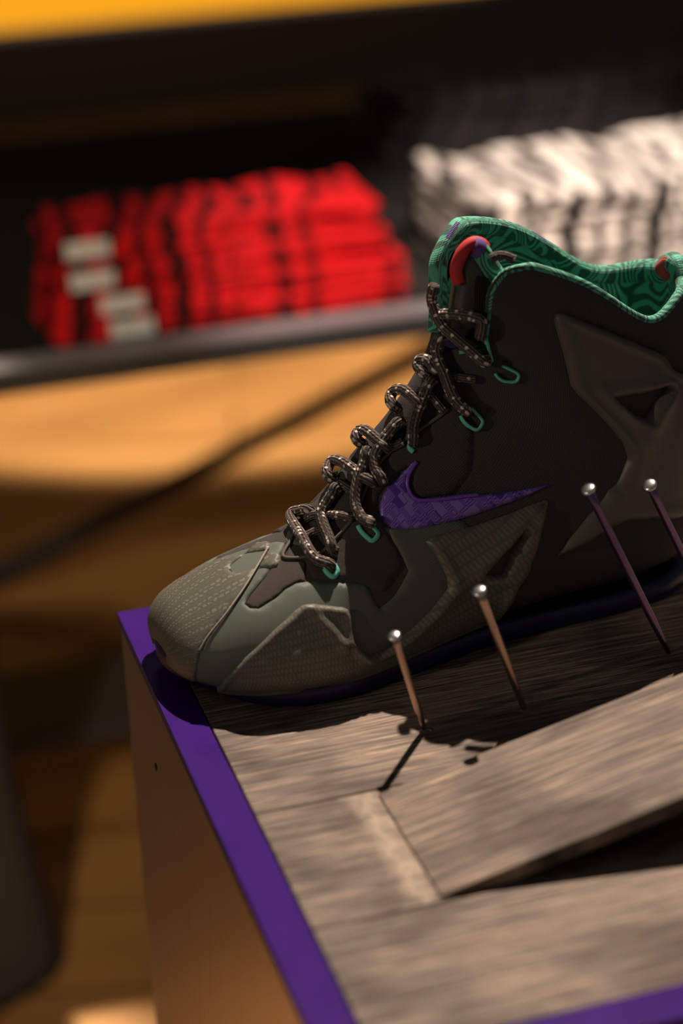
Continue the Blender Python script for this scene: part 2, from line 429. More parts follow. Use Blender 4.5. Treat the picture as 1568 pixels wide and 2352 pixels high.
# Fu, Fw, Bu, Bw, W, m, nF, nB, vc
ST = [
 (.0005, .0195, .0005, .0125, .010, .50, 2.0, 2.0, .000),
 (.0020, .0290, .0040, .0105, .027, .42, 2.1, 2.4, -.001),
 (.0075, .0385, .0120, .0095, .038, .36, 2.1, 3.0, -.003),
 (.0190, .0475, .0250, .0085, .0460, .32, 2.1, 3.4, -.006),
 (.0370, .0580, .0450, .0080, .0515, .28, 2.1, 3.6, -.010),
 (.0600, .0680, .0720, .0080, .0530, .24, 2.0, 3.6, -.013),
 (.0790, .0760, .1000, .0080, .0515, .22, 1.9, 3.4, -.013),
 (.0985, .0950, .1350, .0095, .0470, .22, 1.8, 3.2, -.011),
 (.1150, .1130, .1760, .0110, .0430, .25, 1.8, 3.0, -.009),
 (.1330, .1310, .2260, .0100, .0400, .30, 1.8, 2.8, -.008),
 (.1480, .1480, .2740, .0080, .0380, .36, 1.9, 2.6, -.007),
 (.1580, .1640, .3120, .0160, .0370, .42, 2.0, 2.4, -.006),
 (.1620, .1780, .3190, .0550, .0370, .46, 2.1, 2.2, -.005),
 (.1630, .1920, .3220, .1000, .0370, .48, 2.2, 2.2, -.004),
 (.1650, .2070, .3155, .1430, .0375, .50, 2.3, 2.2, -.003),
 (.1760, .2210, .3095, .1860, .0380, .50, 2.4, 2.3, -.002)]
STA = np.array(ST); NSTA = len(ST)
def sta(t):
    x = min(max(t, 0), 1)*(NSTA-1); i = min(int(x), NSTA-2); f = x-i
    p1, p2 = STA[i], STA[i+1]; p0 = STA[max(i-1, 0)]; p3 = STA[min(i+2, NSTA-1)]
    return .5*((2*p1)+(-p0+p2)*f+(2*p0-5*p1+4*p2-p3)*f*f+(-p0+3*p1-3*p2+p3)*f**3)
def sst(a, b, x):
    x = min(max((x-a)/(b-a), 0), 1); return x*x*(3-2*x)
def spow(x, p): return math.copysign(abs(x)**p, x)
def S(t, ph):
    Fu, Fw, Bu, Bw, W, m, nF, nB, vc = sta(t)
    c, s = math.cos(ph), math.sin(ph)
    nn = nF if c > 0 else nB
    ss = m + ((1-m) if c > 0 else m)*spow(c, 2/nn)
    w = W*spow(s, 2/nn)
    u = Bu+(Fu-Bu)*ss; z = Bw+(Fw-Bw)*ss
    if t > .8:                                    # collar line dips toward the achilles
        k = sst(.80, 1.0, t); fr = (u-Fu)/max(1e-6, (Bu-Fu))
        dip = .0200*math.exp(-((fr-.74)/.26)**2)*sst(0.02, .25, abs(s))
        z -= dip*k
    v = vc - w                                    # positive angle = near side
    return T0 + US*u + VS*v + ZS*z
def Sn(t, ph):
    e = 1e-3
    t0, t1 = max(t-e, 0), min(t+e, 1)
    a = S(t1, ph)-S(t0, ph); b = S(t, ph+e)-S(t, ph-e)
    n = np.cross(a, b); L = np.linalg.norm(n)
    if L < 1e-12: return np.array([-1.0, 0, .2])
    n = n/L
    # orient outward
    return n
if np.dot(Sn(.4, 1.2), -VS) < 0: SGN = -1
else: SGN = 1
def SN(t, ph): return Sn(t, ph)*SGN
NT_, NP_ = 150, 120
GT = [i/(NT_-1) for i in range(NT_)]; GP = [-PI+2*PI*k/NP_ for k in range(NP_+1)]
gv = [[S(t, p) for p in GP] for t in GT]
flatv = [Vector(x) for r in gv for x in r]; tris = []; NC = NP_+1
for i in range(NT_-1):
    for k in range(NP_):
        a = i*NC+k; tris.append((a, a+1, a+NC+1)); tris.append((a, a+NC+1, a+NC))
BV = BVHTree.FromPolygons(flatv, tris, epsilon=0)
CV = Vector(CAM)
def px2tp(x, y):
    """pixel -> (t, phi) on the shoe last; off-silhouette pixels take the nearest grazing point"""
    d = Vector(ray(x, y)).normalized()
    h = BV.ray_cast(CV, d)
    if h[0] is None:
        best = None
        for s in np.linspace(.85, 1.35, 120):
            r = BV.find_nearest(CV+d*s)
            if best is None or r[3] < best[3]: best = r
        h = best
    loc, _, fi, _ = h
    a, b, c = tris[fi]; A, B, C = flatv[a], flatv[b], flatv[c]
    v0, v1, v2 = B-A, C-A, loc-A
    d00, d01, d11, d20, d21 = v0.dot(v0), v0.dot(v1), v1.dot(v1), v2.dot(v0), v2.dot(v1)
    den = d00*d11-d01*d01 or 1e-12
    v = (d11*d20-d01*d21)/den; w = (d00*d21-d01*d20)/den; u = 1-v-w
    def tp(i): return np.array([GT[i//NC], GP[i % NC]])
    return u*tp(a)+v*tp(b)+w*tp(c)
def px_pt(x, y, off):
    """point on the view ray that lies `off` metres outside the last"""
    d = Vector(ray(x, y)).normalized(); best = None
    for s in np.linspace(.85, 1.35, 900):
        q = CV+d*s; r = BV.find_nearest(q)
        if r[3] <= off: return np.array(q)
        if best is None or r[3] < best[0]: best = (r[3], q)
    return np.array(best[1])
def TP(pts): return [px2tp(*p) for p in pts]
KU, KV = .42, .045
def P2(tp): return Vector((tp[0]*KU, tp[1]*KV))
def inside(p, poly):
    x, y = p; c = False; n = len(poly)
    for i in range(n):
        x1, y1 = poly[i]; x2, y2 = poly[i-1]
        if (y1 > y) != (y2 > y) and x < (x2-x1)*(y-y1)/(y2-y1)+x1: c = not c
    return c
def segdist(P, poly, closed=True):
    """P: (n,2) array"""
    d = np.full(len(P), 1e9); n = len(poly)
    for i in range(n if closed else n-1):
        a = np.array(poly[i]); b = np.array(poly[(i+1) % n]); ab = b-a
        t = np.clip(((P-a)@ab)/max(1e-14, ab@ab), 0, 1)
        d = np.minimum(d, np.linalg.norm(P-a-t[:, None]*ab, axis=1))
    return d
shoe = empty('high_top_shoe', T0+US*.15, label='grey and black high-top basketball shoe with purple swoosh and green lining', cat='shoe')
SL = np.array(shoe.location)
def panel(name, tps, mat, thick=.001, bevel=.0015, sp=.0022, base=.0002, ridges=(), holes=(), uvk=(1, 1), rim=0.0):
    """tps: closed loop in (t, phi); builds a raised solid patch lying on the last"""
    poly = [P2(p) for p in tps]
    dense = []
    for i, a in enumerate(poly):
        b = poly[(i+1) % len(poly)]; n = max(1, int((b-a).length/sp))
        for j in range(n): dense.append(a.lerp(b, j/n))
    loops = [dense]
    for h in holes:
        hp = [P2(p) for p in h]; hd = []
        for i, a in enumerate(hp):
            b = hp[(i+1) % len(hp)]; n = max(1, int((b-a).length/sp))
            for j in range(n): hd.append(a.lerp(b, j/n))
        loops.append(hd)
    pts = []; edges = []
    for lp in loops:
        s = len(pts); pts += lp; n = len(lp)
        edges += [(s+i, s+(i+1) % n) for i in range(n)]
    nb = len(pts)
    A = [tuple(p) for p in dense]; H = [[tuple(p) for p in l] for l in loops[1:]]
    xs = [p[0] for p in A]; ysx = [p[1] for p in A]
    gx = np.arange(min(xs), max(xs), sp); gy = np.arange(min(ysx), max(ysx), sp*.87)
    cand = np.array([(x+(sp/2 if j % 2 else 0), y) for j, y in enumerate(gy) for x in gx])
    ins = np.array([inside(c, A) and not any(inside(c, h) for h in H) for c in cand], bool)
    cand = cand[ins]
    if len(cand):
        dd = segdist(cand, A)
        for h in H: dd = np.minimum(dd, segdist(cand, h))
        cand = cand[dd > sp*.45]
    pts += [Vector(c) for c in cand]
    r = delaunay_2d_cdt(pts, edges, [], 0, 1e-7)
    V, E_, F_ = r[0], r[1], r[2]
    keep = []
    for f in F_:
        cx = sum(V[i][0] for i in f)/len(f); cy = sum(V[i][1] for i in f)/len(f)
        if inside((cx, cy), A) and not any(inside((cx, cy), h) for h in H): keep.append(tuple(f))
    P = np.array([tuple(v) for v in V])
    D = segdist(P, A)
    for h in H: D = np.minimum(D, segdist(P, h))
    off = np.array([base+thick*(.25+.75*math.sin(PI/2*min(1, d/bevel)))-thick*rim*sst(bevel*1.2, bevel*3.2, d) for d in D])
    for (rl, hgt, wid) in ridges:
        rd = segdist(P, [tuple(P2(p)) for p in rl], False)
        off += hgt*np.exp(-(rd/wid)**2)*np.clip(D/bevel, 0, 1)
    verts = []; uv = []
    for v, o in zip(P, off):
        t, ph = v[0]/KU, v[1]/KV
        tt = min(max(t, 0.0), 1.0)
        verts.append(S(tt, ph)+SN(tt, ph)*o-SL); uv.append((v[0]*20*uvk[0], v[1]*20*uvk[1]))
    # skirt
    cnt = {}
    for f in keep:
        for i in range(len(f)):
            e = (f[i], f[(i+1) % len(f)]); cnt[e] = cnt.get(e, 0)+1
    sk = {}; faces = list(keep)
    for (a, b) in [e for e in cnt if (e[1], e[0]) not in cnt]:
        for q in (a, b):
            if q not in sk:
                t, ph = P[q][0]/KU, P[q][1]/KV; tt = min(max(t, 0), 1)
                sk[q] = len(verts); verts.append(S(tt, ph)-SN(tt, ph)*.0012-SL); uv.append(uv[q])
        faces.append((b, a, sk[a], sk[b]))
    used = sorted({i for f in faces for i in f}); mp = {k: i for i, k in enumerate(used)}
    o = mesh_obj(name, [verts[i] for i in used], [tuple(mp[i] for i in f) for f in faces], mat, shoe, True, [uv[i] for i in used])
    bmm = bmesh.new(); bmm.from_mesh(o.data); bmesh.ops.recalc_face_normals(bmm, faces=bmm.faces)
    bmm.normal_update()
    s_ = sum(f.normal.dot(Vector(f.calc_center_median())-Vector((0, 0, .07))) for f in bmm.faces)
    bmm.to_mesh(o.data); bmm.free()
    return o
def mir(l): return [np.array([t, -p]) for t, p in l]

# --- upper body (closed below, open at the throat above)
GAPT = .70
def gnear(t): return float(np.interp(t, [.70, .75, .80, .857, .894, .931, .963, .981, 1.0], [0, .30, .60, .644, .67, .707, .77, .86, .96]))
def gfar(t): return float(np.interp(t, [.70, .76, .82, .90, .96, 1.0], [0, .10, .20, .27, .37, .50]))
def tcol(t, ph):
    """collar height along the opening: a little lower on the near flank"""
    tm = 1-.020*sst(.7, 1.0, ph)*(1-sst(1.9, 2.5, ph))
    return t if t <= .9 else .9+(t-.9)*(tm-.9)/.1
def strip(tlist, plist, fn, name, mat, closed_phi=False):
    vs = []; uv = []; fs = []
    for t in tlist:
        for k in range(len(plist)): vs.append(fn(t, plist[k])-SL)
    n = len(plist)
    for i in range(len(tlist)-1):
        for k in range(n-1): fs.append((i*n+k, i*n+k+1, (i+1)*n+k+1, (i+1)*n+k))
    for t in tlist:
        for k in range(n): uv.append((t*KU*20, plist[k]*KV*20))
    return mesh_obj(name, vs, fs, mat, shoe, True, uv)
def phi_map(t, s):       # s in [0,1] sweeps from near gap edge round the heel to far gap edge
    g = gnear(t); return g+(2*PI-g-gfar(t))*s
vs = []; uv = []; fs = []; n = 140
TL = [i/119 for i in range(120)]
for t in TL:
    for k in range(n+1):
        ph = phi_map(t, k/n); vs.append(S(tcol(t, ph), ph)-SL); uv.append((t*KU*20, (ph if ph <= PI else ph-2*PI)*KV*20))
for i in range(len(TL)-1):
    for k in range(n): fs.append((i*(n+1)+k, i*(n+1)+k+1, (i+1)*(n+1)+k+1, (i+1)*(n+1)+k))
body = mesh_obj('upper', vs, fs, MAT['knit'], shoe, True, uv)
bmm = bmesh.new(); bmm.from_mesh(body.data); bmesh.ops.remove_doubles(bmm, verts=bmm.verts, dist=2e-5); bmesh.ops.recalc_face_normals(bmm, faces=bmm.faces)
bmm.to_mesh(body.data); bmm.free()
so = body.modifiers.new('s', 'SOLIDIFY'); so.thickness = .0035; so.offset = -1; so.use_rim = True
for p_ in body.data.polygons: p_.use_smooth = True

# --- lining sheet and padded collar roll
IN = .0045
def inn(t, ph): return S(t, ph)-SN(t, ph)*IN
vs = []; uv = []; fs = []; n = 120; TL = [.74+.258*i/40 for i in range(41)]
for t in TL:
    for k in range(n+1):
        ph = phi_map(t, .012+.976*k/n)
        pad = (.003+.003*sst(2.2, 3.1, ph))*math.sin(PI*sst(.84, 1.0, t)) if t > .84 else 0
        t_ = tcol(t, ph)
        vs.append(S(t_, ph)-SN(t_, ph)*(IN+pad)-SL); uv.append((t*KU*20, ph*KV*20))
for i in range(len(TL)-1):
    for k in range(n): fs.append((i*(n+1)+k, i*(n+1)+k+1, (i+1)*(n+1)+k+1, (i+1)*(n+1)+k))
lin = mesh_obj('lining', vs, fs, MAT['green'], shoe, True, uv); tag(lin, label='green patterned inner lining')
path = [(t, 0.0) for t in np.linspace(.76, .985, 12)] + [(1.0, s) for s in np.linspace(.012, .988, 60)] + [(t, 1.0) for t in np.linspace(.985, .76, 12)]
pp = []
for t, s in path:
    ph = phi_map(t, min(max(s, .008), .992)); tt = tcol(min(t, .998), ph)
    pp.append(S(tt, ph)-SN(tt, ph)*.0024-SL)
roll = tube('collar_roll', pp, .0033, MAT['green'], shoe, 14, sub=3, uvs=11, taper=lambda f: .78+1.3*math.exp(-((f-.50)/.07)**2)+.75*sst(.5, .6, f))
for l in roll.data.uv_layers[0].data: l.uv = (l.uv[0], l.uv[1]*.45)
tag(roll, label='padded green rim of the collar')

# --- tongue
def tong(t, ph):
    return S(min(t, 1), ph)-SN(min(t, 1), ph)*.006
vs = []; fs = []; uv = []
TT = [.34+.60*i/60 for i in range(61)]; n = 24
for t in TT:
    k8 = sst(.74, .84, t); g = .50-.17*k8-.10*sst(.88, .94, t); fc = .46*k8
    for k in range(n+1):
        a = -1+2*k/n; ph = fc+a*g
        P_ = S(t, ph); N_ = SN(t, ph)
        lift = -.0045-.0050*k8+.003*(1-a*a)
        vs.append(P_+N_*lift-SL); uv.append((t*KU*20, ph*KV*20))
for i in range(len(TT)-1):
    for k in range(n): fs.append((i*(n+1)+k, i*(n+1)+k+1, (i+1)*(n+1)+k+1, (i+1)*(n+1)+k))
tg = mesh_obj('tongue', vs, fs, MAT['tongue'], shoe, True, uv)
m_ = tg.modifiers.new('s', 'SOLIDIFY'); m_.thickness = .006; m_.offset = -1

# --- sage side and toe panel (near trace, mirrored to the far side)
near = TP([(665, 1216), (650, 1262), (628, 1295), (605, 1330), (575, 1366), (562, 1388), (574, 1398), (595, 1399), (635, 1374), (655, 1355), (680, 1341), (720, 1335),
           (790, 1338), (835, 1342), (848, 1355), (858, 1382), (870, 1399), (905, 1370), (938, 1312), (924, 1280), (903, 1245), (892, 1216), (960, 1208), (1010, 1192), (1060, 1195), (1100, 1230), (1040, 1360), (980, 1460)])
tl = near[-1][0]
PHB = 2.25
bot = [np.array([x, PHB]) for x in np.linspace(tl, .012, 24)]
half = [np.array([near[0][0], 0.0])] + near + bot
full = half + [np.array([.012, p]) for p in np.linspace(PHB-.2, -PHB+.2, 26)] + [q for q in mir(half)[::-1]][:-1]
panel('side_panel', full, MAT['sage'], .0007, .0012, .0026)
panel('vamp_mesh', TP([(670, 1222), (652, 1262), (628, 1297), (608, 1330), (577, 1366), (565, 1387), (575, 1396), (594, 1397), (634, 1371), (655, 1352), (682, 1338), (700, 1336), (702, 1290), (655, 1284), (668, 1252), (690, 1205)]),
      MAT['mesh'], .0005, .0008, .0016)
# --- toe cap
capn = TP([(622, 1250), (617, 1266), (596, 1302), (570, 1345), (545, 1382), (520, 1416), (495, 1446), (478, 1468), (463, 1494), (456, 1525), (452, 1550)])
tl = capn[-1][0]
half = capn + [np.array([x, 2.0]) for x in np.linspace(tl, .010, 8)]
hk = TP([(612, 1246), (590, 1251), (577, 1262), (556, 1282), (530, 1302)])
cut = [np.array([hk[-1][0]-.005, 0.05])]
topn = hk[::-1]
halfc = cut + topn + half
full = halfc + [np.array([.010, p]) for p in np.linspace(1.8, -1.8, 24)] + mir(halfc)[::-1]
panel('toe_cap', full, MAT['cap'], .0011, .0010, .0022, base=.0008)
seam = TP([(620, 1262), (596, 1303), (570, 1346), (545, 1383), (520, 1417), (495, 1447), (478, 1469), (463, 1495)])
tube('toe_seam', [S(*q)+SN(*q)*.0020-SL for q in seam], .0006, simple('seam_thread', (.34, .29, .25), .8), shoe, 6)

# --- moulded shell, forefoot to midfoot wing
wing = [(497, 1576), (512, 1558), (530, 1541), (565, 1508), (600, 1477), (630, 1447), (660, 1421), (678, 1403), (695, 1391), (715, 1388), (750, 1392), (785, 1395), (797, 1400), (803, 1415), (806, 1450), (809, 1470),
        (822, 1487), (836, 1499), (852, 1501), (880, 1488), (910, 1467), (940, 1446), (975, 1413), (1005, 1378), (1026, 1350), (1024, 1325), (1008, 1290), (990, 1262), (976, 1244), (990, 1233), (1030, 1222), (1075, 1212), (1150, 1187), (1210, 1163), (1255, 1147),
        (1250, 1185), (1240, 1225), (1228, 1270), (1216, 1298), (1190, 1345), (1165, 1386), (1140, 1410), (1112, 1436), (1080, 1455), (1045, 1470), (990, 1497), (937, 1520), (900, 1543), (850, 1556), (790, 1561), (700, 1578), (640, 1585), (560, 1586), (520, 1584)]
hole = [(1112, 1320), (1132, 1298), (1160, 1268), (1185, 1240), (1203, 1218), (1190, 1245), (1172, 1272), (1160, 1300), (1152, 1318), (1130, 1321)]
rg = [(TP([(800, 1408), (760, 1430), (712, 1402)]), .0000, .003),
      (TP([(712, 1404), (745, 1440), (785, 1480)]), .0016, .0035),
      (TP([(610, 1520), (680, 1505), (740, 1488), (790, 1480)]), .0014, .0030),
      (TP([(836, 1506), (880, 1495), (940, 1453), (1030, 1355), (1120, 1290), (1200, 1210)]), .0018, .0030),
      (TP([(812, 1474), (845, 1510)]), .0018, .0025)]
pw = panel('midsole_shell', TP(wing), MAT['shell'], .0040, .0020, .0017, rim=.32, holes=[TP(hole)], ridges=rg)
tag(pw, label='grey moulded foam shell with faceted wing')
heel = [(1272, 735), (1276, 722), (1290, 718), (1340, 738), (1400, 762), (1450, 782), (1500, 803), (1522, 815), (1532, 832), (1540, 848), (1556, 856), (1580, 858), (1620, 850)]
hl2 = [(1640, 1100), (1600, 1170), (1568, 1182), (1500, 1186), (1440, 1192), (1400, 1210), (1340, 1250), (1276, 1274), (1310, 1232), (1350, 1184), (1395, 1128), (1430, 1078), (1441, 1050), (1430, 1018), (1400, 980), (1360, 938), (1325, 905), (1310, 885), (1300, 840), (1285, 785)]
hh = [(1410, 912), (1450, 905), (1500, 895), (1530, 885), (1500, 925), (1480, 960), (1455, 950), (1430, 930)]
hrg = [(TP([(1535, 850), (1525, 900), (1480, 985), (1440, 1060)]), .0022, .005), (TP([(1320, 900), (1400, 905), (1450, 960), (1470, 1010)]), .0010, .004)]
try: ph_ = panel('heel_shell', TP(heel+hl2), MAT['heelshell'], .0036, .0022, .0020, rim=.30, ridges=hrg, holes=[TP(hh)]); tag(ph_, label='grey moulded heel counter shell')
except Exception as ex: print('HEEL', ex)

# --- swoosh
sw = [(955, 1058), (948, 1060), (935, 1076), (915, 1095), (895, 1115), (880, 1135), (872, 1160), (872, 1185), (882, 1202), (900, 1213), (930, 1216), (965, 1213), (1010, 1203), (1060, 1190), (1120, 1170), (1200, 1140), (1260, 1112),
      (1200, 1126), (1120, 1135), (1094, 1136), (1060, 1140), (1010, 1147), (965, 1150), (945, 1142), (934, 1120), (934, 1098), (945, 1078), (957, 1066)]
swo = panel('swoosh', TP(sw), MAT['swoosh'], .0016, .0010, .0014, base=.0006, uvk=(2, 2)); tag(swo, label='purple swoosh emblem with circuit-like lines')
se = TP([(955, 1061), (945, 1076), (935, 1098), (935, 1120), (946, 1141), (966, 1149), (1010, 1146), (1060, 1139), (1094, 1135)])
tube('swoosh_rim', [S(*q)+SN(*q)*.0020-SL for q in se], .0010, MAT['swoosh_edge'], shoe, 8)

# --- eyestay panels, near side and mirrored far side
eye = [(696, 1281), (742, 1267), (772, 1237), (811, 1191), (838, 1130), (866, 1072), (903, 1032), (935, 1008), (965, 985), (1008, 955), (1026, 935), (1060, 930), (1085, 1000), (1080, 1080), (1040, 1135), (960, 1145), (940, 1120), (940, 1070), (900, 1095), (868, 1140), (862, 1190), (880, 1215), (905, 1250), (925, 1300), (880, 1360), (800, 1332), (720, 1330)]
en = TP(eye)
panel('eyestay', en, MAT['mesh'], .0012, .0015, .0022)
panel('eyestay', mir(en)[::-1], MAT['mesh'], .0012, .0015, .0026)
cord = TP([(690, 1212), (668, 1248), (652, 1282), (696, 1284), (742, 1269), (773, 1238), (811, 1192), (838, 1132), (866, 1073), (903, 1033), (935, 1009), (965, 986), (1008, 956), (1027, 938)])
tube('throat_cord', [S(*q)+SN(*q)*.0015-SL for q in cord], .0009, simple('brown_piping', (.11, .085, .070), .8), shoe, 8)

# --- laces
lr = .0030
laces = [
 ([(706, 1170), (690, 1172), (673, 1176), (667, 1188), (679, 1211), (694, 1234), (708, 1261), (727, 1284), (757, 1296)], .0035),
 ([(770, 1120), (763, 1133), (747, 1157), (737, 1180), (743, 1207), (754, 1232), (762, 1256)], .003),
 ([(702, 1192), (715, 1184), (735, 1180), (776, 1183), (812, 1190)], .001),
 ([(752, 1090), (757, 1064), (770, 1057), (786, 1061), (808, 1076), (829, 1093), (850, 1104)], .0045),
 ([(842, 1036), (836, 1061), (822, 1100), (815, 1143), (820, 1170), (833, 1191), (850, 1198)], .005),
 ([(818, 1008), (824, 990), (838, 988), (852, 997), (868, 1011), (884, 1024)], .0045),
 ([(914, 969), (890, 997), (872, 1022), (859, 1050), (862, 1076), (876, 1099)], .0045),
 ([(900, 928), (896, 912), (905, 897), (925, 895), (944, 908), (964, 926)], .0045),
 ([(987, 876), (967, 922), (954, 957), (948, 985), (948, 1012)], .0045),
 ([(975, 858), (959, 840), (965, 826), (982, 828), (998, 848)], .004),
 ([(1010, 776), (1001, 800), (1006, 830), (1019, 857), (1032, 893), (1047, 921), (1070, 943)], .0055),
 ([(997, 655), (991, 685), (1001, 721), (1019, 752), (1046, 776), (1079, 804), (1113, 832)], .006),
 ([(1008, 738), (1002, 728), (1018, 722), (1049, 722), (1083, 727), (1106, 738), (1102, 770)], .0045),
 ([(1128, 594), (1143, 587), (1162, 588), (1182, 597)], .002),
 ([(700, 1232), (720, 1222), (752, 1210)], .0005), ([(960, 900), (985, 905), (1020, 945)], .001), ([(885, 1002), (900, 1024), (925, 1015)], .001),
 ([(1022, 862), (1060, 868), (1092, 872)], .001), ([(780, 1108), (810, 1128)], .0008)]
for pts, off in laces:
    q = [px_pt(x, y, off+.0012)-SL for x, y in pts]
    def dive(p):
        n_ = BV.find_nearest(Vector(p+SL)); return np.array(n_[0])+(np.array(n_[0])-(p+SL))*1.3-SL
    if off > .002:
        q = ([] if pts[0] in ((997, 655), (1008, 738)) else [dive(q[0])*.75+q[0]*.25])+q+[dive(q[-1])*.75+q[-1]*.25]
    tube('lace', q, lr*(1 if off > .002 else .8), MAT['lace'], shoe, 14, sub=6, flat=1.0, uvs=130)
loops = [[(752, 1288), (764, 1290), (772, 1303), (775, 1314), (765, 1325), (752, 1316), (745, 1306)],
         [(849, 1198), (858, 1212), (868, 1227), (855, 1242), (838, 1230), (826, 1216), (822, 1207)],
         [(1082, 937), (1094, 950), (1108, 968), (1096, 987), (1076, 979), (1063, 966), (1057, 955)],
         [(1152, 840), (1170, 848), (1190, 860), (1184, 876), (1160, 876), (1144, 868), (1137, 858)],
         [(942, 1010), (940, 1028), (949, 1038)], [(685, 1172), (692, 1167), (697, 1176)],
         [(752, 1096), (760, 1092), (772, 1087)], [(896, 940), (904, 933), (914, 926)], [(820, 1024), (826, 1018), (834, 1012)], [(1116, 776), (1122, 800), (1130, 830)]]
for l in loops:
    q = [px_pt(x, y, .0022)-SL for x, y in l]
    mid = sum(px_pt(x, y, .0) for x, y in l)/len(l)
    tube('eyelet_loop', q, .0014, MAT['loop'], shoe, 8, sub=5, flat=.6)

# --- tongue top: pull tab, trim
tt = [px_pt(x, y, .001) for x, y in [(1046, 652), (1044, 620), (1052, 590), (1068, 566), (1088, 555), (1106, 560), (1114, 572)]]
yc = -.080
def pl_(pts, y): return [ony(a, b, y)-SL for a, b in pts]
tube('pull_tab', pl_([(1052, 648), (1047, 622), (1055, 592), (1070, 569), (1088, 557), (1104, 560), (1113, 570)], yc), .0037, MAT['redtab'], shoe, 12, sub=6, flat=.9)
tube('tongue_trim', pl_([(1088, 568), (1100, 572), (1112, 590), (1124, 610), (1138, 632), (1150, 660)], yc-.002), .0050, MAT['green'], shoe, 12, sub=6, uvs=10)
tube('tongue_trim_patch', pl_([(1087, 567), (1094, 569), (1101, 574)], yc-.0022), .0053, simple('violet_knit', (.12, .06, .26), .7), shoe, 12, sub=4)
def pad(name, pts, y, th, mat, bulge=.003):
    c = [ony(a, b, y)-SL for a, b in pts]; cc = sum(c)/len(c); nrm = np.array([.12, -.99, .1]); nrm /= np.linalg.norm(nrm)
    rings = [(1.0, -th), (1.0, 0), (.9, bulge*.6), (.6, bulge*.95), (.25, bulge)]
    cs = catmull(c, 5, True); n = len(cs); vs = []; fs = []
    for k, o in rings:
        for p in cs: vs.append(cc+(p-cc)*k+nrm*o)
    for r in range(len(rings)-1):
        for i in range(n): fs.append((r*n+i, r*n+(i+1) % n, (r+1)*n+(i+1) % n, (r+1)*n+i))
    fs.append(tuple((len(rings)-1)*n+i for i in range(n))); fs.append(tuple(range(n-1, -1, -1)))
    return mesh_obj(name, vs, fs, mat, shoe, True, [(v[0]*20, v[2]*20) for v in vs])
pad('tongue_pad', [(1060, 640), (1062, 608), (1075, 585), (1090, 580), (1104, 598), (1118, 630), (1122, 680), (1108, 740), (1075, 800), (1040, 800), (1048, 720)], yc, .010, simple('dark_leather', (.075, .062, .052), .5))
pad('tongue_badge', [(1022, 778), (1060, 790), (1052, 802), (1024, 796)], -.083, .002, simple('violet_badge', (.07, .05, .24), .5), .0006)
pad('tongue_badge', [(1075, 778), (1092, 782), (1090, 800), (1076, 798)], -.080, .002, simple('violet_badge_dark', (.06, .04, .16), .5), .0006)

# --- outsole
def outline(n=90):
    L = []; 
    for i in range(n): L.append(i/(n-1))
    return L
def outsole():
    vs = []; fs = []
    us = [.318*(1-math.cos(PI*i/70))/2 for i in range(71)]
    def half(u, side):
        # half width of the sole at u
        keys = [(0, 0), (.004, .020), (.012, .033), (.03, .0455), (.06, .0530), (.09, .0525), (.13, .044), (.17, .037), (.21, .0365), (.25, .0385), (.29, .034), (.309, .022), (.318, 0)]
        for (a, x), (b, y) in zip(keys[:-1], keys[1:]):
            if u <= b+1e-9:
                f = (u-a)/(b-a); 
                if a == 0: return y*math.sqrt(f)
                if b == .318: return x*math.sqrt(max(0, 1-f))
                return x+(y-x)*f
        return 0
    def vc(u): return -.0035-.0095*sst(0, .08, u)+.005*sst(.1, .28, u)
    def zb(u): return .009*(1-sst(0, .045, u)) + .0002
    loop = [(u, -half(u, 1)) for u in us] + [(u, half(u, 1)) for u in us[-2:0:-1]]
    n = len(loop)
    lv = [(.90, 0.0), (.97, .0), (1.0, .0025), (1.0, .0075), (.985, .011), (.9, .0115)]
    for k, dz in lv:
        for u, v in loop:
            top = .0035*(1-sst(.0, .03, u))
            cu = .15+(u-.15)*(k if k > .9 else .95)
            vs.append(T0+US*(cu-.002)+VS*(vc(u)+v*k)+ZS*(zb(u)+dz+top*(dz > .005))-SL)
    for r in range(len(lv)-1):
        for i in range(n): fs.append((r*n+i, r*n+(i+1) % n, (r+1)*n+(i+1) % n, (r+1)*n+i))
    fs.append(tuple(range(n-1, -1, -1)))
    o = mesh_obj('outsole', vs, fs, MAT['outsole'], shoe, True)
    tag(o, label='indigo rubber outsole'); return o
outsole()

# ------------------------------------------------------------------ room and background shelf
FLZ = FZ
def struct(name, lo, hi, mat):
    o = box(name, lo, hi, mat); o['kind'] = 'structure'; return o
struct('floor', (-3, -1.6, FLZ-.05), (4.5, 4.2, FLZ), MAT['floor'])
struct('wall_back', (-3, 4.2, FLZ-.05), (4.5, 4.3, 2.4), MAT['wall'])

SZ = -.15          # shelf height
fl = onz(0, 860, SZ); fy = (onz(0, 860, SZ)[1]+onz(960, 718, SZ)[1])/2
SF = fy; SBK = 1.69
shelf = empty('display_shelf', (.6, SF, SZ-.02), label='long black shelf unit with grey front rim behind the plinth', cat='shelf')
box('shelf_board', (-.6, SF+.0002, SZ-.022), (2.3, SBK, SZ), MAT['ribbed'], shelf)
box('front_rim', (-.6, SF, SZ-.0225), (2.3, SF+.036, SZ+.0012), [MAT['shelfrim']], shelf, .001)
box('front_face', (-.6, SF-.003, SZ-.0235), (2.3, SF-.0002, SZ-.0005), MAT['blackmetal'], shelf)
print('shelf', SF, fl)
for x in (-.45, 2.2):
    for y in (SF+.03, SBK-.03): box('shelf_post', (x-.02, y-.02, FLZ), (x+.02, y+.02, SZ-.0225), MAT['blackmetal'], shelf)

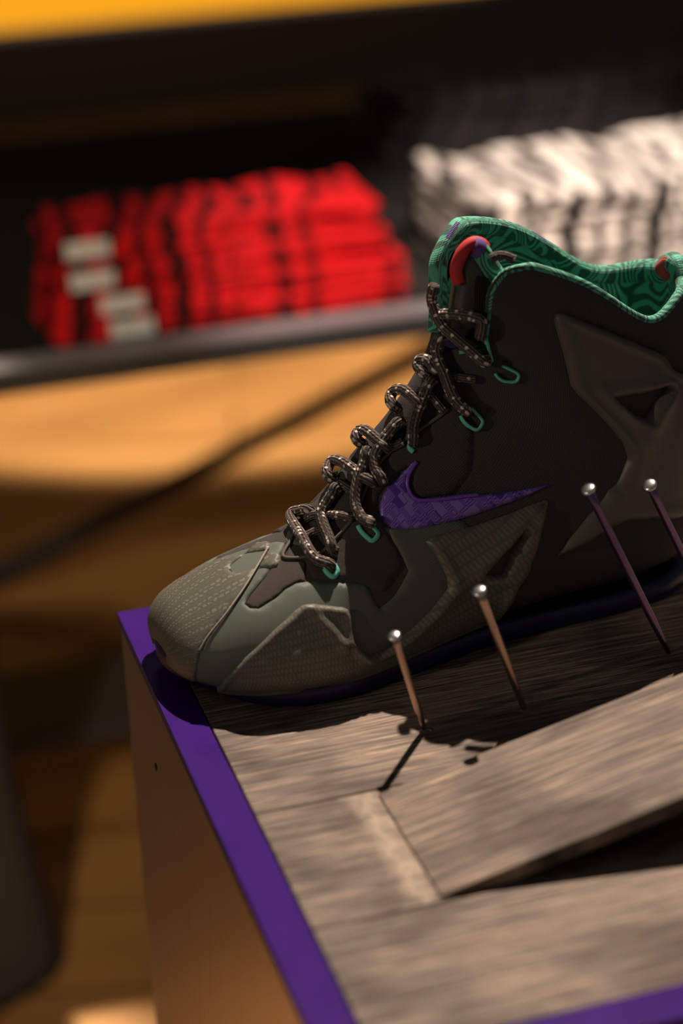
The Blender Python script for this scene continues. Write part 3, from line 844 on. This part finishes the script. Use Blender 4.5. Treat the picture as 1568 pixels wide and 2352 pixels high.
def garment_obj(name, w, d, h, mat, seed, plies=3, amp=1.0):
    rnd = random.Random(seed); vs = []; fs = []
    nx, ny = 56, 30
    ph = [rnd.random()*6 for _ in range(8)]
    for p in range(plies):
        z0 = h*p/plies; z1 = h*(p+1)/plies; r = (z1-z0)/2
        ins = rnd.uniform(0, .006)
        prof = []
        K = 10
        # closed loop around y-z cross-section of a ply
        for k in range(K+1):
            a = -PI/2-PI*k/K; prof.append((-d/2+ins+r+r*math.cos(a), (z0+z1)/2+r*math.sin(a)))
        for k in range(1, 14): prof.append((-d/2+ins+r+(d-2*r-2*ins)*k/14, z1))
        for k in range(K+1):
            a = PI/2-PI*k/K; prof.append((d/2-ins-r+r*math.cos(a), (z0+z1)/2+r*math.sin(a)))
        for k in range(1, 14): prof.append((d/2-ins-r-(d-2*r-2*ins)*k/14, z0))
        m = len(prof); s = len(vs)
        for i in range(nx+1):
            f = i/nx; x = -w/2+w*f
            e = min(1, min(f, 1-f)*w/(r*1.6)); sc = math.sqrt(max(0, 1-(1-e)**2))*.92+.08
            for (y, z) in prof:
                zz = (z0+z1)/2+(z-(z0+z1)/2)*sc
                top = (p == plies-1)
                wr = .0035*math.sin(x*38+ph[0]+y*22)*math.sin(y*31+ph[1])+.0025*math.sin(x*73+ph[2]-y*40)
                if zz > (z0+z1)/2 and top: zz += (wr+.002)*amp
                yy = y+.0025*math.sin(x*25+ph[3]+p)+.0015*math.sin(x*60+ph[4]*p)
                vs.append((x+.003*math.sin(yy*20+ph[5+p % 2]), yy, max(zz, .0)))
        for i in range(nx):
            for k in range(m): fs.append((s+i*m+k, s+i*m+(k+1) % m, s+(i+1)*m+(k+1) % m, s+(i+1)*m+k))
        fs.append(tuple(s+k for k in range(m))); fs.append(tuple(s+nx*m+k for k in range(m-1, -1, -1)))
    return vs, fs
def garment_thing(name, loc, rz, w, d, h, mat, seed, label, group, cat='garment', tagx=None, amp=.08):
    root = empty(name, loc, label=label, cat=cat, group=group); root.rotation_euler = (0, 0, rz)
    vs, fs = garment_obj('cloth', w, d, h, mat, seed, 3, amp)
    o = mesh_obj('folded_cloth', vs, fs, mat, root, True)
    if tagx is not None:
        tb = bmesh.new(); bm_box(tb, (-.022, -.0022, -.0085), (.022, 0, .0085), .0006)
        me = bpy.data.meshes.new('size_tag'); tb.to_mesh(me); tb.free()
        t = link('size_tag', me, MAT['label'], root, (tagx, -d/2-.0035, h*.55)); t.rotation_euler = (-.15, 0, 0)
        tag(t, label='white paper size tag')
    return root
# red stack
def rstack():
    z = SZ+.0012
    fx0 = onz(110, 797, z); fx1 = onz(915, 682, z)
    cx = (fx0[0]+fx1[0])/2; w = (fx1[0]-fx0[0])
    print('red stack', fx0, fx1, w)
    names = ['bottom of the red stack, sticking out furthest right', 'second from the bottom of the red stack', 'second from the top of the red stack', 'top of the red stack, its print lit from above']
    H = [.024, .024, .028, .029]; dx = [0.004, .006, .002, -.002]; W = [w, w*.99, w*.93, w*.91]; D = [.12, .12, .12, .12]
    tx = [-w/2+.080, -w/2+.070, -w/2+.046, -w/2+.050]
    rz = [.0, .005, .02, .0]
    for i in range(4):
        garment_thing('folded_shirt', (cx+dx[i], SF+.04+D[i]/2+(.004*i), z), rz[i], W[i], D[i], H[i], MAT['redcloth'], 11+i,
                      'folded red and black printed shirt, '+names[i], 'folded red shirts on the shelf', 'folded shirt', tx[i], 1.0 if i == 3 else .08)
        z += H[i]+.001
rstack()
def gstack():
    z = SZ+.0012
    names = ['bottom of the cream stack', 'second from the bottom of the cream stack', 'middle of the cream stack', 'second from the top of the cream stack', 'top of the cream stack, bulging and brightest']
    H = [.014, .014, .014, .016, .031]; a = onz(1085, 672, z)
    w = .50; D = .21
    for i in range(5):
        x = a[0]+w/2+.01*(i % 2)-(0, .004, 0, .006, -.008)[i]; y = a[1]+D/2+.006*(i % 2)
        garment_thing('folded_shirt', (x, y, z), .03+.015*(i % 3), w, D, H[i], MAT['greycloth'], 31+i,
                      'folded cream and black printed shirt, '+names[i], 'folded cream shirts on the shelf', 'folded shirt', None, 1.2 if i == 4 else .08)
        z += H[i]+.001
    # charcoal shirts on the far side of the same shelf
gstack()

# charcoal pile towards the back of the display shelf
UZ = SZ; UY = 1.30
c = onz(1190, 296, UZ)
for i in range(3):
    garment_thing('folded_trousers', (c[0]+.01*i, c[1]-.02, UZ+.002+.026*i), .02*i, .44, .18, .025, MAT['darkcloth'], 51+i,
                  'folded charcoal garment behind the cream shirts, '+('bottom', 'middle', 'top')[i]+' of its pile', 'folded charcoal garments', 'folded garment', None, 1.0 if i == 2 else .08)
# amber light box
lb = empty('light_box_sign', (0, 2.6, 0), label='glowing amber strip running along the dark back wall, upper left', cat='light strip')
YL = 2.6
a0 = ony(0, 72, YL); a1 = ony(500, 0, YL)
zl = a0[2]
box('amber_panel', (-.8, YL, zl), (2.4, YL+.06, zl+.16), MAT['amber'], lb)
box('sign_frame', (-.8, YL-.004, zl-.012), (2.4, YL+.064, zl), MAT['blackmetal'], lb)
print('amber', a0, a1)

# low black rack parts under the shelf
y1 = (onz(200, 1500, FLZ+.12)[1]); 
rail = empty('floor_rack', (.0, 1.2, FLZ), label='low black floor rack behind the plinth with a diagonal rod standing in for a floor shadow', cat='rack')
def zb_box(nm, px_top, px_bot, z, x0, x1):
    ya = onz(*px_top, z)[1]; yb = onz(*px_bot, z)[1]
    return box(nm, (x0, yb, z-.02), (x1, ya, z), MAT['blackmetal'], rail)
zb_box('base_rail', (200, 1512), (200, 1672), FLZ+.10, -.5, 1.6)
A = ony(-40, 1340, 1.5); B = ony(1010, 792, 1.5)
tube('shadow_rod', [A-np.array(rail.location), (A+B)/2-np.array(rail.location), B-np.array(rail.location)], .015, MAT['blackmetal'], rail, 12, sub=2)  # dark rod added in place of the soft diagonal shadow on the floor
print('shadow_rod', A, B)
# black draped cloth stand at the far left
CY = .70
cv = [(-60, 1000), (8, 1330), (20, 1600), (50, 1800), (95, 2000), (150, 2200), (185, 2360), (-200, 2400)]
pts = [ony(x, y, CY-.05) for x, y in cv[1:-1]]
print('left dark', pts[0], pts[-1])
vs = []; fs = []
n = 24
cx, cy = pts[-1][0]-.17, CY
zs = np.linspace(FLZ+.001, pts[0][2]+.05, 30)
PZ = np.array([p[2] for p in pts])[::-1]; PX = np.array([p[0] for p in pts])[::-1]
for z in zs:
    xr = float(np.interp(z, PZ, PX)); r = .13
    for k in range(n):
        a_ = 2*PI*k/n; rr = r*(1+.05*math.sin(5*a_+z*4))
        vs.append((xr-r+rr*math.cos(a_)-cx, rr*.8*math.sin(a_), z-FLZ))
for i in range(len(zs)-1):
    for k in range(n): fs.append((i*n+k, i*n+(k+1) % n, (i+1)*n+(k+1) % n, (i+1)*n+k))
fs.append(tuple(range(n-1, -1, -1))); fs.append(tuple((len(zs)-1)*n+k for k in range(n)))
zmin = min(v[2] for v in vs)
vs = [(x, y, z-zmin) for x, y, z in vs]
o = mesh_obj('draped_black_cloth', vs, fs, simple('black_cloth', (.06, .06, .06), .95, 0, .1), None, True)
o.location = (cx, cy, FLZ); tag(o, 'black draped cloth hanging to the floor at the far left', 'cloth')

# ------------------------------------------------------------------ light
w = bpy.data.worlds.new('world'); SC.world = w; w.use_nodes = True
w.node_tree.nodes['Background'].inputs[0].default_value = (.050, .050, .049, 1); w.node_tree.nodes['Background'].inputs[1].default_value = 1.0
def spot(name, pos, target, power, size, col, radius=.03, blend=.3):
    l = bpy.data.lights.new(name, 'SPOT'); l.energy = power; l.spot_size = math.radians(size); l.spot_blend = blend
    l.color = col; l.shadow_soft_size = radius
    o = bpy.data.objects.new(name, l); COL.objects.link(o); o.location = pos
    o.rotation_euler = (Vector(target)-Vector(pos)).to_track_quat('-Z', 'Y').to_euler(); return o
KD = np.array([.203, .450, .869]); KD /= np.linalg.norm(KD)
tgt = np.array([.2, -.2, 0])
spot('key_spot', tgt+KD*2.4, tgt, 430, 30, (1, .82, .68), .012, .4)
spot('left_spot', (-1.6, -.65, .72), (.105, -.11, .110), 25, 9.0, (1, .82, .66), .02, .9)
spot('shelf_spot', (.25, -.1, 1.5), (.45, SF+.1, SZ), 155, 15, (1, .86, .74), .04, .8)
spot('shelf_spot_right', (1.0, .0, 1.4), (.85, SF+.12, SZ), 300, 26, (1, .90, .80), .04, .8)
spot('floor_spot_back', (.45, 1.6, 1.95), (.62, 2.60, FLZ), 520, 34, (1, .85, .66), .04, .25)
spot('floor_spot_front', (-.1, 1.6, 1.95), (-.60, .20, FLZ), 700, 30, (1, .85, .66), .04, .2)
spot('floor_fill_spot', (-.85, -1.5, 1.5), (.15, 1.35, FLZ), 110, 21, (1, .86, .60), .08, .8)  # added fill without a seen source, lifts the dim floor behind the plinth
